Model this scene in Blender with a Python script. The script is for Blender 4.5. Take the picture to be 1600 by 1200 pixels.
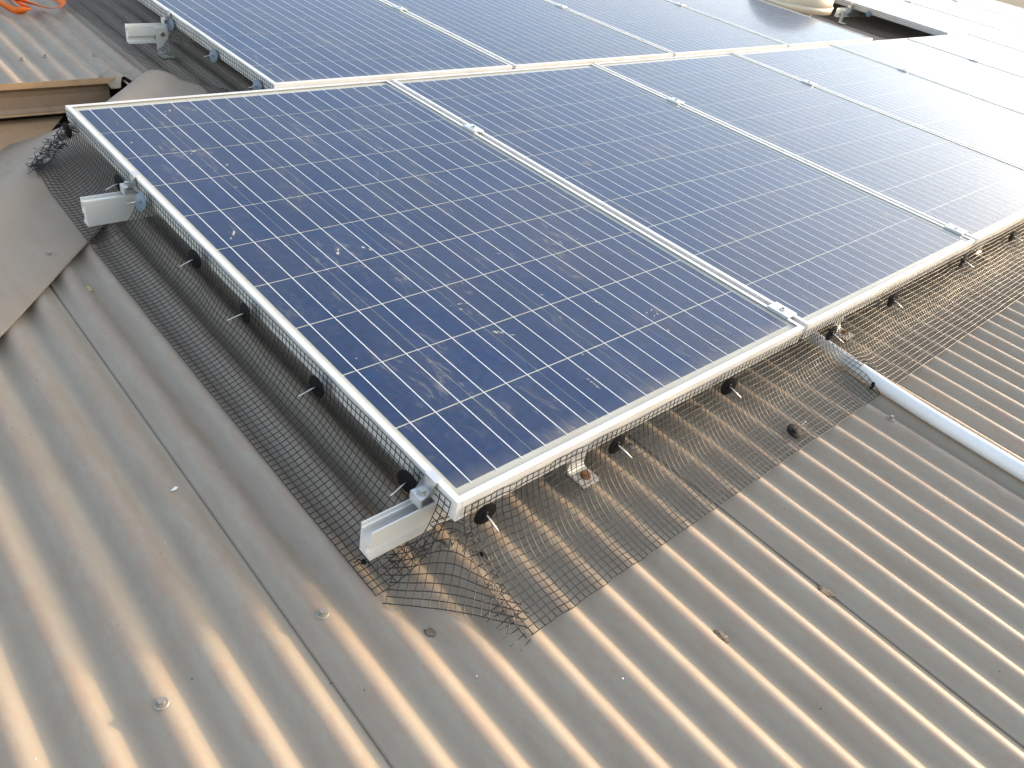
import bpy, bmesh, math, random
from mathutils import Vector, Matrix, noise
random.seed(7)
sc = bpy.context.scene
for o in list(bpy.data.objects): bpy.data.objects.remove(o)

# ------------------------------------------------------------------ frame of the roof plane
PITCH = math.radians(14.4)                 # roof pitch; u = across, v = up the slope, n = roof normal
BASE_Z = 3.6
MR = Matrix.Rotation(PITCH, 4, 'X')
M = Matrix.Translation((0, 0, BASE_Z)) @ MR
def W(u, v, n): return M @ Vector((u, v, n))

# ------------------------------------------------------------------ camera
cd = bpy.data.cameras.new('camera'); cam = bpy.data.objects.new('camera', cd)
sc.collection.objects.link(cam); sc.camera = cam
cd.sensor_width = 36.0; cd.lens = 1208.6 / 1600 * 36; cd.clip_start = 0.02; cd.clip_end = 6000
CR = ((0.73822083, -0.6534418, 0.16746291), (-0.30380111, -0.54371708, -0.78235326), (0.60227477, 0.52667405, -0.59989961))
CP = Vector((-0.56756741, -0.55076842, 0.82603871))
rot = Matrix([[CR[0][i], -CR[1][i], -CR[2][i]] for i in range(3)])
cam.matrix_world = Matrix.Translation(M @ CP) @ (MR.to_3x3() @ rot).to_4x4()

# ------------------------------------------------------------------ sky and sun
SUN_EL, SUN_AZ = math.radians(11.5), math.radians(90 + 18)      # azimuth clockwise from +Y
w = bpy.data.worlds.new('World'); sc.world = w; w.use_nodes = True
nt = w.node_tree; bgn = nt.nodes['Background']
sky = nt.nodes.new('ShaderNodeTexSky'); sky.sky_type = 'NISHITA'; sky.sun_disc = False
sky.sun_elevation = SUN_EL; sky.sun_rotation = SUN_AZ
sky.altitude = 200; sky.air_density = 1.0; sky.dust_density = 1.8; sky.ozone_density = 1.0
hs = nt.nodes.new('ShaderNodeHueSaturation'); hs.inputs['Saturation'].default_value = .78      # hazy, washed-out evening sky
nt.links.new(sky.outputs[0], hs.inputs['Color']); 
tcw = nt.nodes.new('ShaderNodeTexCoord'); sepw = nt.nodes.new('ShaderNodeSeparateXYZ'); nt.links.new(tcw.outputs['Generated'], sepw.inputs[0])
def wm(op, a, b):
    n_ = nt.nodes.new('ShaderNodeMath'); n_.operation = op
    for i_, x_ in enumerate((a, b)):
        if hasattr(x_, 'node'): nt.links.new(x_, n_.inputs[i_])
        else: n_.inputs[i_].default_value = x_
    return n_.outputs[0]
den = wm('ADD', wm('MAXIMUM', sepw.outputs[2], 0.0), .14); cw = nt.nodes.new('ShaderNodeCombineXYZ')      # thin cloud sheet seen in perspective
nt.links.new(wm('DIVIDE', sepw.outputs[0], den), cw.inputs[0]); nt.links.new(wm('DIVIDE', sepw.outputs[1], den), cw.inputs[1])
nw = nt.nodes.new('ShaderNodeTexNoise'); nw.inputs['Scale'].default_value = 1.15; nw.inputs['Detail'].default_value = 5; nw.inputs['Roughness'].default_value = .55
nt.links.new(cw.outputs[0], nw.inputs['Vector'])
rw = nt.nodes.new('ShaderNodeValToRGB'); rw.color_ramp.elements[0].position = .46; rw.color_ramp.elements[1].position = .68; nt.links.new(nw.outputs[0], rw.inputs[0])
bw = nt.nodes.new('ShaderNodeRGBToBW'); nt.links.new(hs.outputs[0], bw.inputs[0])
cl = nt.nodes.new('ShaderNodeMix'); cl.data_type = 'RGBA'; cl.blend_type = 'MULTIPLY'; cl.inputs[0].default_value = 1.0; cl.inputs[7].default_value = (1.40, 1.32, 1.22, 1)
nt.links.new(bw.outputs[0], cl.inputs[6])
mw = nt.nodes.new('ShaderNodeMix'); mw.data_type = 'RGBA'; nt.links.new(wm('MULTIPLY', rw.outputs[0], .6), mw.inputs[0]); nt.links.new(hs.outputs[0], mw.inputs[6]); nt.links.new(cl.outputs[2], mw.inputs[7])
nt.links.new(mw.outputs[2], bgn.inputs[0]); bgn.inputs[1].default_value = 0.15
sd = bpy.data.lights.new('sun', 'SUN'); sun = bpy.data.objects.new('sun', sd); sc.collection.objects.link(sun)
sd.energy = 0.78; sd.angle = math.radians(4.0); sd.color = (1.0, 0.69, 0.39)
sv = Vector((math.sin(SUN_AZ) * math.cos(SUN_EL), math.cos(SUN_AZ) * math.cos(SUN_EL), math.sin(SUN_EL)))
sun.rotation_euler = sv.to_track_quat('Z', 'Y').to_euler(); sun.location = (6, -3, 12)
vs = sc.view_settings; vs.view_transform = 'Standard'; vs.look = 'None'; vs.exposure = 1.86; vs.gamma = 1.0
vs.use_curve_mapping = False
sc.cycles.max_bounces = 5; sc.cycles.diffuse_bounces = 2; sc.cycles.glossy_bounces = 2; sc.cycles.transparent_max_bounces = 6; sc.cycles.caustics_reflective = False; sc.cycles.caustics_refractive = False

# ------------------------------------------------------------------ helpers
COL = sc.collection
def new_obj(name, data, parent=None, loc=None):
    o = bpy.data.objects.new(name, data); COL.objects.link(o)
    if parent is not None:
        o.parent = parent
        if loc: o.location = loc
    return o
def tag(o, label=None, cat=None, group=None, kind=None):
    if label: o['label'] = label
    if cat: o['category'] = cat
    if group: o['group'] = group
    if kind: o['kind'] = kind
    return o
def place(o, base, rz=0.0):
    """put a top-level object at roof coordinates `base`, turned in the roof plane"""
    o.rotation_euler = (PITCH, 0, 0)
    if rz: o.rotation_euler = (MR.to_3x3() @ Matrix.Rotation(rz, 3, 'Z')).to_euler()
    o.location = W(*base)
    return o
def thing(name, label, cat, base=(0, 0, 0), group=None, rz=0.0):
    o = new_obj(name, None); o.empty_display_size = 0.05
    place(o, base, rz); return tag(o, label, cat, group)
def mesh_of(name, verts, faces, mat, smooth=False):
    me = bpy.data.meshes.new(name); me.from_pydata([tuple(v) for v in verts], [], faces); me.validate()
    if mat: me.materials.append(mat)
    if smooth: me.polygons.foreach_set('use_smooth', [True] * len(me.polygons))
    me.update(); return me
class MB:
    def __init__(self): self.v = []; self.f = []
    def add(self, vs_, fs_):
        o = len(self.v); self.v += [Vector(x) for x in vs_]; self.f += [tuple(i + o for i in f) for f in fs_]; return self
    def box(self, a, b):
        (x0, y0, z0), (x1, y1, z1) = a, b
        return self.add([(x0,y0,z0),(x1,y0,z0),(x1,y1,z0),(x0,y1,z0),(x0,y0,z1),(x1,y0,z1),(x1,y1,z1),(x0,y1,z1)],
            [(3,2,1,0),(4,5,6,7),(0,1,5,4),(1,2,6,5),(2,3,7,6),(3,0,4,7)])
    def prism(self, poly, axis_pts):
        """poly of Vectors swept between two offsets"""
        n = len(poly); a, b = axis_pts
        vs_ = [Vector(p) + Vector(a) for p in poly] + [Vector(p) + Vector(b) for p in poly]
        fs_ = [tuple(range(n)), tuple(range(2 * n - 1, n - 1, -1))] + [(i, n + i, n + (i + 1) % n, (i + 1) % n) for i in range(n)]
        return self.add(vs_, fs_)
    def cyl(self, c, axis, r, h, seg=16, r2=None):
        c = Vector(c); ax = Vector(axis).normalized(); t = ax.orthogonal().normalized(); b = ax.cross(t)
        r2 = r if r2 is None else r2; vs_ = []
        for k, rr in ((0, r), (h, r2)):
            for i in range(seg):
                a = 2 * math.pi * i / seg; vs_.append(c + ax * k + t * (rr * math.cos(a)) + b * (rr * math.sin(a)))
        fs_ = [tuple(range(seg - 1, -1, -1)), tuple(range(seg, 2 * seg))] + [(i, (i + 1) % seg, seg + (i + 1) % seg, seg + i) for i in range(seg)]
        return self.add(vs_, fs_)
    def tube(self, pts, r, seg=4, cap=True):
        pts = [Vector(p) for p in pts]; n = len(pts); rings = []
        for i in range(n):
            t = (pts[min(i + 1, n - 1)] - pts[max(i - 1, 0)])
            if t.length < 1e-9: t = Vector((0, 0, 1))
            t.normalize()
            up = Vector((0, 0, 1)) if abs(t.z) < 0.9 else Vector((0.3, 1, 0))
            s = t.cross(up).normalized(); q = s.cross(t)
            rr = r[i] if isinstance(r, (list, tuple)) else r
            rings.append([pts[i] + s * (rr * math.cos(2 * math.pi * (k + .5) / seg)) + q * (rr * math.sin(2 * math.pi * (k + .5) / seg)) for k in range(seg)])
        vs_ = [v for rg in rings for v in rg]; fs_ = []
        for i in range(n - 1):
            for k in range(seg):
                k2 = (k + 1) % seg; fs_.append((i * seg + k, i * seg + k2, (i + 1) * seg + k2, (i + 1) * seg + k))
        if cap: fs_ += [tuple(range(seg)), tuple(range(n * seg - 1, (n - 1) * seg - 1, -1))]
        return self.add(vs_, fs_)
    def shift(self, d): self.v = [v + Vector(d) for v in self.v]; return self
    def mesh(self, name, mat, smooth=False): return mesh_of(name, self.v, self.f, mat, smooth)
    def build(self, name, mat, parent=None, base=None, smooth=False, sub=None):
        if sub is not None: self.shift((-sub[0], -sub[1], -sub[2]))
        me = self.mesh(name, mat, smooth is not False)
        if smooth:
            bm = bmesh.new(); bm.from_mesh(me); bmesh.ops.recalc_face_normals(bm, faces=bm.faces); bm.to_mesh(me); bm.free()
        o = new_obj(name, me, parent)
        if base is not None: place(o, base)
        return o
def auto_smooth(me, deg=35):
    me.polygons.foreach_set('use_smooth', [True] * len(me.polygons))
    try: me.set_sharp_from_angle(angle=math.radians(deg))
    except Exception: pass

# ------------------------------------------------------------------ materials
def mat(name):
    m = bpy.data.materials.new(name); m.use_nodes = True; return m, m.node_tree, m.node_tree.nodes['Principled BSDF']
def N(t, ty, **kw):
    n = t.nodes.new(ty)
    for k, v in kw.items():
        if k.startswith('i_'):
            key = k[2:]; key = int(key) if key.isdigit() else key
            n.inputs[key].default_value = v
        else: setattr(n, k, v)
    return n
def ramp(t, src, stops, interp='LINEAR'):
    r = t.nodes.new('ShaderNodeValToRGB'); r.color_ramp.interpolation = interp
    e = r.color_ramp.elements
    while len(e) < len(stops): e.new(0.5)
    for x, (p, c) in zip(e, stops): x.position = p; x.color = c if len(c) == 4 else (*c, 1)
    t.links.new(src, r.inputs[0]); return r
def tex(t, co, scale, detail=4, rough=0.55, stretch=None, loc=(0, 0, 0), dist=0.0):
    mp = N(t, 'ShaderNodeMapping'); mp.inputs['Location'].default_value = loc
    mp.inputs['Scale'].default_value = stretch or (1, 1, 1); t.links.new(co, mp.inputs[0])
    n = N(t, 'ShaderNodeTexNoise'); n.inputs['Scale'].default_value = scale; n.inputs['Detail'].default_value = detail
    n.inputs['Roughness'].default_value = rough; n.inputs['Distortion'].default_value = dist
    t.links.new(mp.outputs[0], n.inputs['Vector']); return n
def mixc(t, fac, a, b, blend='MIX'):
    m = N(t, 'ShaderNodeMix', data_type='RGBA', blend_type=blend)
    for s, v in ((0, fac), (6, a), (7, b)):
        if hasattr(v, 'node'): t.links.new(v, m.inputs[s])
        else: m.inputs[s].default_value = v if s == 0 else (*v, 1)
    return m.outputs[2]
def math_n(t, op, a, b=0.0, clamp=False):
    m = N(t, 'ShaderNodeMath', operation=op, use_clamp=clamp)
    for i, v in enumerate((a, b)):
        if hasattr(v, 'node'): t.links.new(v, m.inputs[i])
        else: m.inputs[i].default_value = v
    return m.outputs[0]

def roof_material(name, paint, dirt, dirt_amt=0.5, rough=0.42, crown=0.0):
    m, t, b = mat(name); co = N(t, 'ShaderNodeTexCoord').outputs['Object']
    big = tex(t, co, 2.2, 5, .6, (1.6, .5, 1)); mid = tex(t, co, 16, 6, .65, (1.4, .45, 1), (3, 1, 0), .4)
    fine = tex(t, co, 160, 4, .7)
    f = math_n(t, 'MULTIPLY', ramp(t, mid.outputs[0], [(.44, (0,0,0)), (.72, (1,1,1))]).outputs[0], ramp(t, big.outputs[0], [(.36, (.15,)*3), (.66, (1,1,1))]).outputs[0])
    c = mixc(t, math_n(t, 'MULTIPLY', f, dirt_amt), paint, dirt)
    c = mixc(t, math_n(t, 'MULTIPLY', ramp(t, fine.outputs[0], [(.35, (0,)*3), (.7, (1,1,1))]).outputs[0], .16), c, tuple(x * .72 for x in paint))
    # ragged patches of dust worn onto the crowns of the corrugations
    sx = N(t, 'ShaderNodeSeparateXYZ'); t.links.new(co, sx.inputs[0])
    ph = math_n(t, 'COSINE', math_n(t, 'SUBTRACT', math_n(t, 'MULTIPLY', sx.outputs[0], 82.457), 2.05))
    rag = tex(t, co, 34, 6, .7, (1.2, .55, 1), (2, 8, 4), .8)
    pm = ramp(t, math_n(t, 'ADD', math_n(t, 'MULTIPLY', ph, .16), rag.outputs[0]), [(.57, (0,)*3), (.66, (1,)*3)])
    c = mixc(t, math_n(t, 'MULTIPLY', pm.outputs[0], crown), c, (.36, .25, .185))
    # specks: grit and pale chips
    vo = N(t, 'ShaderNodeTexVoronoi'); vo.inputs['Scale'].default_value = 42; t.links.new(co, vo.inputs['Vector'])
    pick = math_n(t, 'MULTIPLY', math_n(t, 'LESS_THAN', vo.outputs['Distance'], .055), math_n(t, 'GREATER_THAN', N_sep(t, vo.outputs['Color'], 0), .80))
    c = mixc(t, pick, c, (.10, .075, .05))
    pick2 = math_n(t, 'MULTIPLY', math_n(t, 'LESS_THAN', vo.outputs['Distance'], .04), math_n(t, 'GREATER_THAN', N_sep(t, vo.outputs['Color'], 1), .93))
    c = mixc(t, pick2, c, (.75, .73, .68))
    # long scuffs along the sheet
    sc_ = tex(t, co, 60, 3, .6, (1, .05, 1), (9, 0, 2)); sm = ramp(t, sc_.outputs[0], [(.66, (0,)*3), (.78, (1,)*3)])
    c = mixc(t, math_n(t, 'MULTIPLY', sm.outputs[0], .18), c, tuple(min(1, x * 1.25) for x in paint))
    t.links.new(c, b.inputs['Base Color'])
    rr = ramp(t, mid.outputs[0], [(.3, (rough - .08,) * 3), (.75, (rough + .2,) * 3)]); t.links.new(rr.outputs[0], b.inputs['Roughness'])
    b.inputs['Specular IOR Level'].default_value = .32
    bp = N(t, 'ShaderNodeBump'); bp.inputs['Strength'].default_value = .16; bp.inputs['Distance'].default_value = .004
    wav = tex(t, co, 9, 3, .5, (1, .6, 1), (5, 5, 5)); t.links.new(wav.outputs[0], bp.inputs['Height']); t.links.new(bp.outputs[0], b.inputs['Normal'])
    return m
def N_sep(t, src, i):
    s = N(t, 'ShaderNodeSeparateColor'); t.links.new(src, s.inputs[0]); return s.outputs[i]
ROOF = roof_material('roof_paint', (.368, .313, .245), (.31, .225, .165), .65, .5, .5)
FLASH = roof_material('flashing_paint', (.34, .275, .21), (.27, .195, .14), .45, .55)
TAN = roof_material('tan_paint', (.40, .265, .155), (.25, .15, .085), .8, .55)
BROWN = roof_material('brown_paint', (.30, .205, .135), (.20, .13, .08), .6, .5)

def metal(name, col, rough, metallic=1.0, scratch=.0, dirt=(.3, .25, .2), dirt_amt=.0):
    m, t, b = mat(name); co = N(t, 'ShaderNodeTexCoord').outputs['Object']
    n1 = tex(t, co, 30, 5, .65); n2 = tex(t, co, 8, 3, .6, None, (4, 2, 1))
    c = mixc(t, math_n(t, 'MULTIPLY', ramp(t, n2.outputs[0], [(.45, (0,)*3), (.75, (1,)*3)]).outputs[0], dirt_amt), col, dirt)
    t.links.new(c, b.inputs['Base Color']); b.inputs['Metallic'].default_value = metallic
    r = ramp(t, n1.outputs[0], [(.3, (max(.02, rough - .07),) * 3), (.7, (rough + .1,) * 3)]); t.links.new(r.outputs[0], b.inputs['Roughness'])
    return m
FRAME = metal('anodised_frame', (.80, .80, .79), .45, .25, dirt=(.55, .45, .33), dirt_amt=.35)
ALU = metal('mill_aluminium', (.82, .80, .76), .42, .35, dirt=(.5, .44, .36), dirt_amt=.3)
CLAMP = metal('clamp_aluminium', (.82, .82, .82), .35, .7, dirt_amt=.2)
STEEL = metal('zinc_steel', (.62, .6, .56), .35, 1.0, dirt_amt=.3)
RUST = metal('rusted_bolt', (.36, .17, .07), .7, .2, dirt=(.15, .06, .03), dirt_amt=.6)
SCREW = metal('painted_screw', (.36, .33, .29), .45, .3, dirt=(.22, .16, .1), dirt_amt=.5)
WIRE = metal('black_mesh_wire', (.022, .021, .020), .36, .0)
DISC = metal('black_plastic_disc', (.008, .008, .009), .55, .0)
DISC.node_tree.nodes['Principled BSDF'].inputs['Specular IOR Level'].default_value = .1
WIRE.node_tree.nodes['Principled BSDF'].inputs['Specular IOR Level'].default_value = .5
DISC_SKY = metal('blue_grey_disc', (.11, .155, .21), .35, .0)  # black discs with the blue sky reflection painted into their colour
PVC = metal('white_conduit', (.86, .86, .85), .4, .0, dirt=(.5, .45, .38), dirt_amt=.25)
STRAP = metal('orange_webbing', (.80, .17, .015), .7, .0, dirt=(.6, .12, .01), dirt_amt=.4)
DOME = metal('vent_shell', (.62, .55, .44), .35, .2, dirt=(.4, .32, .22), dirt_amt=.5)
DEBRIS = metal('dry_debris', (.16, .12, .08), .9, .0, dirt=(.4, .36, .3), dirt_amt=.8)
DROP = metal('dried_dropping', (.50, .49, .45), .9, .0, dirt=(.45, .40, .30), dirt_amt=.8)
BRASS = metal('brassy_scrap', (.55, .45, .22), .4, .7)
WHITE = metal('white_chip', (.8, .8, .78), .6, .0)
BUS = metal('tinned_ribbon', (.93, .94, .95), .5, .0)
# backsheet
m_, t_, b_ = mat('white_backsheet'); BACK = m_
b_.inputs['Base Color'].default_value = (.70, .66, .55, 1); b_.inputs['Roughness'].default_value = .6
# polycrystalline cell
m_, t_, b_ = mat('polysilicon_cell'); CELL = m_
co = N(t_, 'ShaderNodeTexCoord').outputs['Object']; oi = N(t_, 'ShaderNodeObjectInfo')
mp = N(t_, 'ShaderNodeVectorMath', operation='ADD'); t_.links.new(co, mp.inputs[0])
cmb = N(t_, 'ShaderNodeCombineXYZ'); t_.links.new(math_n(t_, 'MULTIPLY', oi.outputs['Random'], 13.0), cmb.inputs[0]); t_.links.new(math_n(t_, 'MULTIPLY', oi.outputs['Random'], 7.0), cmb.inputs[1])
t_.links.new(cmb.outputs[0], mp.inputs[1])
vo = N(t_, 'ShaderNodeTexVoronoi'); vo.inputs['Scale'].default_value = 75; t_.links.new(mp.outputs[0], vo.inputs['Vector'])
g = N_sep(t_, vo.outputs['Color'], 0)
c1 = mixc(t_, g, (.004, .028, .104), (.006, .041, .140))
c1 = mixc(t_, math_n(t_, 'MULTIPLY', oi.outputs['Random'], .5), c1, (.012, .030, .085))
t_.links.new(c1, b_.inputs['Base Color']); b_.inputs['Roughness'].default_value = .45; b_.inputs['Specular IOR Level'].default_value = .2
# front glass: clear sheet with a Fresnel reflection, dust film and dried marks
def glass_material():
    m = bpy.data.materials.new('dusty_solar_glass'); m.use_nodes = True; t = m.node_tree
    for n in list(t.nodes): t.nodes.remove(n)
    out = N(t, 'ShaderNodeOutputMaterial')
    co = N(t, 'ShaderNodeTexCoord').outputs['Object']; oi = N(t, 'ShaderNodeObjectInfo')
    cm = N(t, 'ShaderNodeCombineXYZ'); t.links.new(math_n(t, 'MULTIPLY', oi.outputs['Random'], 31.0), cm.inputs[0]); t.links.new(math_n(t, 'MULTIPLY', oi.outputs['Random'], 17.0), cm.inputs[1])
    va = N(t, 'ShaderNodeVectorMath', operation='ADD'); t.links.new(co, va.inputs[0]); t.links.new(cm.outputs[0], va.inputs[1]); v = va.outputs[0]
    tr = N(t, 'ShaderNodeBsdfTransparent'); tr.inputs[0].default_value = (.94, .96, .97, 1)
    gl = N(t, 'ShaderNodeBsdfGlossy'); gl.inputs['Color'].default_value = (1, 1, 1, 1)
    smear = tex(t, v, 3.0, 4, .6, (1.2, .5, 1)); rr = ramp(t, smear.outputs[0], [(.3, (.07,)*3), (.7, (.15,)*3)]); t.links.new(rr.outputs[0], gl.inputs['Roughness'])
    ge = N(t, 'ShaderNodeNewGeometry'); dp = N(t, 'ShaderNodeVectorMath', operation='DOT_PRODUCT')     # Schlick term, the same from both sides
    t.links.new(ge.outputs['Normal'], dp.inputs[0]); t.links.new(ge.outputs['Incoming'], dp.inputs[1])
    sch = math_n(t, 'POWER', math_n(t, 'SUBTRACT', 1.0, math_n(t, 'ABSOLUTE', dp.outputs['Value'])), 5.0)
    fr_out = math_n(t, 'ADD', math_n(t, 'MULTIPLY', sch, .60), .03)
    m1 = N(t, 'ShaderNodeMixShader'); t.links.new(fr_out, m1.inputs[0]); t.links.new(tr.outputs[0], m1.inputs[1]); t.links.new(gl.outputs[0], m1.inputs[2])
    # dust film
    d1 = tex(t, v, 5, 6, .65, (1.3, .6, 1)); d2 = tex(t, v, 55, 4, .7); d3 = tex(t, v, 26, 5, .7, (1.5, .5, 1), (7, 3, 1), 1.2)
    film = math_n(t, 'ADD', math_n(t, 'MULTIPLY', ramp(t, d1.outputs[0], [(.35, (0,)*3), (.75, (1,)*3)]).outputs[0], .048), .012)
    film = math_n(t, 'ADD', film, math_n(t, 'MULTIPLY', ramp(t, d2.outputs[0], [(.52, (0,)*3), (.75, (1,)*3)]).outputs[0], .035))
    streak = math_n(t, 'MULTIPLY', ramp(t, d3.outputs[0], [(.55, (0,)*3), (.70, (1,)*3)]).outputs[0], ramp(t, d1.outputs[0], [(.46, (0,)*3), (.58, (1,)*3)]).outputs[0])
    film = math_n(t, 'ADD', film, math_n(t, 'MULTIPLY', streak, .24))
    vo = N(t, 'ShaderNodeTexVoronoi'); vo.inputs['Scale'].default_value = 26; vo.inputs['Randomness'].default_value = 1
    dn = tex(t, v, 70, 3, .6); wob = N(t, 'ShaderNodeVectorMath', operation='MULTIPLY_ADD'); t.links.new(dn.outputs['Color'], wob.inputs[0]); wob.inputs[1].default_value = (.012, .012, 0); t.links.new(v, wob.inputs[2]); t.links.new(wob.outputs[0], vo.inputs['Vector'])
    sz = math_n(t, 'MULTIPLY', N_sep(t, vo.outputs['Color'], 1), .12)
    spot = math_n(t, 'MULTIPLY', math_n(t, 'LESS_THAN', vo.outputs['Distance'], sz), math_n(t, 'GREATER_THAN', N_sep(t, vo.outputs['Color'], 0), .82))
    film = math_n(t, 'ADD', film, math_n(t, 'MULTIPLY', spot, .38), True)
    sy = N(t, 'ShaderNodeSeparateXYZ'); t.links.new(co, sy.inputs[0])          # silt washed down against the lower frame
    silt = math_n(t, 'MULTIPLY', ramp(t, sy.outputs[1], [(.012, (1,)*3), (.060, (0,)*3)]).outputs[0], ramp(t, d1.outputs[0], [(.30, (.1,)*3), (.65, (1,)*3)]).outputs[0])
    film = math_n(t, 'ADD', film, math_n(t, 'MULTIPLY', silt, .22), True)
    df = N(t, 'ShaderNodeBsdfDiffuse'); df.inputs[0].default_value = (.58, .53, .44, 1)
    m2 = N(t, 'ShaderNodeMixShader'); t.links.new(film, m2.inputs[0]); t.links.new(m1.outputs[0], m2.inputs[1]); t.links.new(df.outputs[0], m2.inputs[2])
    # forward-scattering sheen of the dust
    gs = N(t, 'ShaderNodeBsdfGlossy'); gs.inputs['Roughness'].default_value = .38; gs.inputs['Color'].default_value = (.95, .93, .9, 1)
    f2 = math_n(t, 'MULTIPLY', fr_out, .10)
    m3 = N(t, 'ShaderNodeMixShader'); t.links.new(f2, m3.inputs[0]); t.links.new(m2.outputs[0], m3.inputs[1]); t.links.new(gs.outputs[0], m3.inputs[2])
    t.links.new(m3.outputs[0], out.inputs[0]); return m
GLASS = glass_material()

# ------------------------------------------------------------------ setting: ground and roof
m_, t_, b_ = mat('dry_ground'); GROUND = m_
co = N(t_, 'ShaderNodeTexCoord').outputs['Object']; n1 = tex(t_, co, .15, 6, .6)
t_.links.new(ramp(t_, n1.outputs[0], [(.3, (.10, .09, .05)), (.7, (.24, .19, .12))]).outputs[0], b_.inputs['Base Color']); b_.inputs['Roughness'].default_value = .95
g_ = new_obj('ground', mesh_of('ground', [(-3000, -3000, 0), (3000, -3000, 0), (3000, 3000, 0), (-3000, 3000, 0)], [(0, 1, 2, 3)], GROUND)); tag(g_, kind='structure')
g_.location = (0, 0, 0)

CP_, AMP, CREST0, N_MID = 0.0762, 0.0088, 0.36, -0.151        # corrugation pitch, half depth, crest phase, mid height
def corr(u):
    x = math.cos(2 * math.pi * (u / CP_ - CREST0))
    return N_MID + AMP * (x + 0.09 * x * (1 - x * x) * 2)
def crest(k): return CP_ * (k + CREST0)
# hip cap frame
H0 = Vector((-0.117, 1.18)); HD = Vector((-0.66, -0.751)).normalized(); HW = Vector((-0.751, 0.66)).normalized()
def hip_w(u, v): return (Vector((u, v)) - H0).dot(HW)
def hip_v(u, wv):           # v on the line hip_w = wv
    return H0.y + (wv - (u - H0.x) * HW.x) / HW.y
HPROF = [(0, -.1345), (.004, -.1318), (.05, -.1300), (.11, -.1275), (.15, -.1245), (.170, -.119), (.188, -.111), (.210, -.1055), (.235, -.1035), (.258, -.107), (.278, -.115), (.292, -.126), (.33, -.148), (.42, -.200), (.52, -.245)]
def hip_h(u, v):           # height of the hip cap's surface
    wv = hip_w(u, v)
    if wv <= 0 or wv > .51: return -9.0
    for (a, za), (b, zb) in zip(HPROF, HPROF[1:]):
        if a <= wv <= b: return za + (zb - za) * (wv - a) / (b - a)
    return -9.0
roof = new_obj('roof', None); roof.location = (0, 0, 0); tag(roof, kind='structure')
SEG = 16
def sheet(u0, u1, vlo, vhi, lift=0.0, name='roof_sheet', rows=24, span=None):
    """one corrugated sheet; vlo / vhi are functions of u; its left edge rides on the neighbour"""
    nu = max(2, int(round((u1 - u0) / CP_ * SEG))); vs_, fs_ = [], []
    for i in range(nu + 1):
        u = u0 + (u1 - u0) * i / nu; a, b = vlo(u), vhi(u); fr = i / nu if span is None else (u - span[0]) / (span[1] - span[0])
        for j in range(rows + 1):
            v = a + (b - a) * j / rows
            wob = 0.0012 * noise.noise(Vector((u * 6, v * 1.5, 3))) + .0012 * noise.noise(Vector((u * 2, v * 5, 9)))
            vs_.append((u, v, corr(u) + lift + 0.0020 * (1 - fr) + wob))
    for i in range(nu):
        for j in range(rows):
            q = i * (rows + 1) + j; fs_.append((q, q + rows + 1, q + rows + 2, q + 1))
    # thin turned edge on the left side and bottom
    o = len(vs_)
    for j in range(rows + 1):
        x = vs_[j]; vs_.append((x[0] + .0004, x[1], x[2] - .0011))
    for j in range(rows): fs_.append((j, j + 1, o + j + 1, o + j))
    me = mesh_of(name, vs_, fs_, ROOF, True); ob = new_obj(name, me, roof)
    ob.matrix_local = M; return ob
VLOW, VTOP = -2.6, 3.62
edges = [-0.24 + .762 * k for k in range(-2, 12)]
for a in edges:
    b = a + .762 + .036
    if a >= .3:
        sheet(a, b, lambda u: VLOW, lambda u: VTOP, rows=40)
    elif b > .33:      # the sheet that reaches both sides of the hip end
        sheet(a, b, lambda u: VLOW, lambda u: hip_v(min(u, .33), .17), rows=40)
        sheet(.331, b, lambda u: hip_v(.33, .17), lambda u: VTOP, rows=20, span=(a, b))
    else:
        sheet(a, b, lambda u: VLOW, lambda u: max(VLOW + .1, hip_v(u, .17)), rows=40)
# upper part on the left ends in an eave at v = 2.226
EAVE = 2.226
sheet(-.24, .331, lambda u: EAVE, lambda u: VTOP, rows=14); sheet(-1.002, -.2, lambda u: EAVE, lambda u: VTOP, rows=14)
# hip face behind the cap
vs_, fs_ = [], []; nu, nv = 60, 6
for i in range(nu + 1):
    s = -.50 + 3.0 * i / nu
    for j in range(nv + 1):
        ww = .20 + 1.6 * j / nv; p = H0 + HD * s + HW * ww
        vs_.append((p.x, p.y, -.165 - .50 * (ww - .20) + .006 * math.cos(s * 40)))
for i in range(nu):
    for j in range(nv):
        q = i * (nv + 1) + j; fs_.append((q, q + 1, q + nv + 2, q + nv + 1))
ul = MB().add([(-.9, 1.2, -.50), (9, -2.5, -.42), (9, VTOP, -.42), (-.9, VTOP, -.50)], [(0, 1, 2, 3)]).build('underlay', None, roof); ul.matrix_local = M  # added dark sheet, its colour standing in for shade inside the roof cavity
m_, t_, b_ = mat('dark_sarking'); b_.inputs['Base Color'].default_value = (.03, .028, .025, 1); b_.inputs['Roughness'].default_value = .9; ul.data.materials.append(m_)
hf = new_obj('hip_face', mesh_of('hip_face', vs_, fs_, ROOF, True), roof); hf.matrix_local = M
# ridge and far slope behind it
mb = MB(); mb.add([(-1.1, VTOP, -.14), (9, VTOP, -.14), (9, VTOP + 4, -2.2), (-1.1, VTOP + 4, -2.2)], [(0, 1, 2, 3)])
far = mb.build('far_slope', ROOF, roof); far.matrix_local = M
prof = [(-.17, -.012), (-.06, -.004), (-.035, .012), (0, .022), (.035, .01), (.06, -.03), (.17, -.09)]
mb = MB(); vs_ = [(x, VTOP + a, -.132 + c) for x in (-1.1, 9) for a, c in prof]; k = len(prof)
mb.add(vs_, [(i, k + i, k + i + 1, i + 1) for i in range(k - 1)])
rc = mb.build('ridge_cap', FLASH, roof, smooth=True); rc.matrix_local = M

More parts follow.
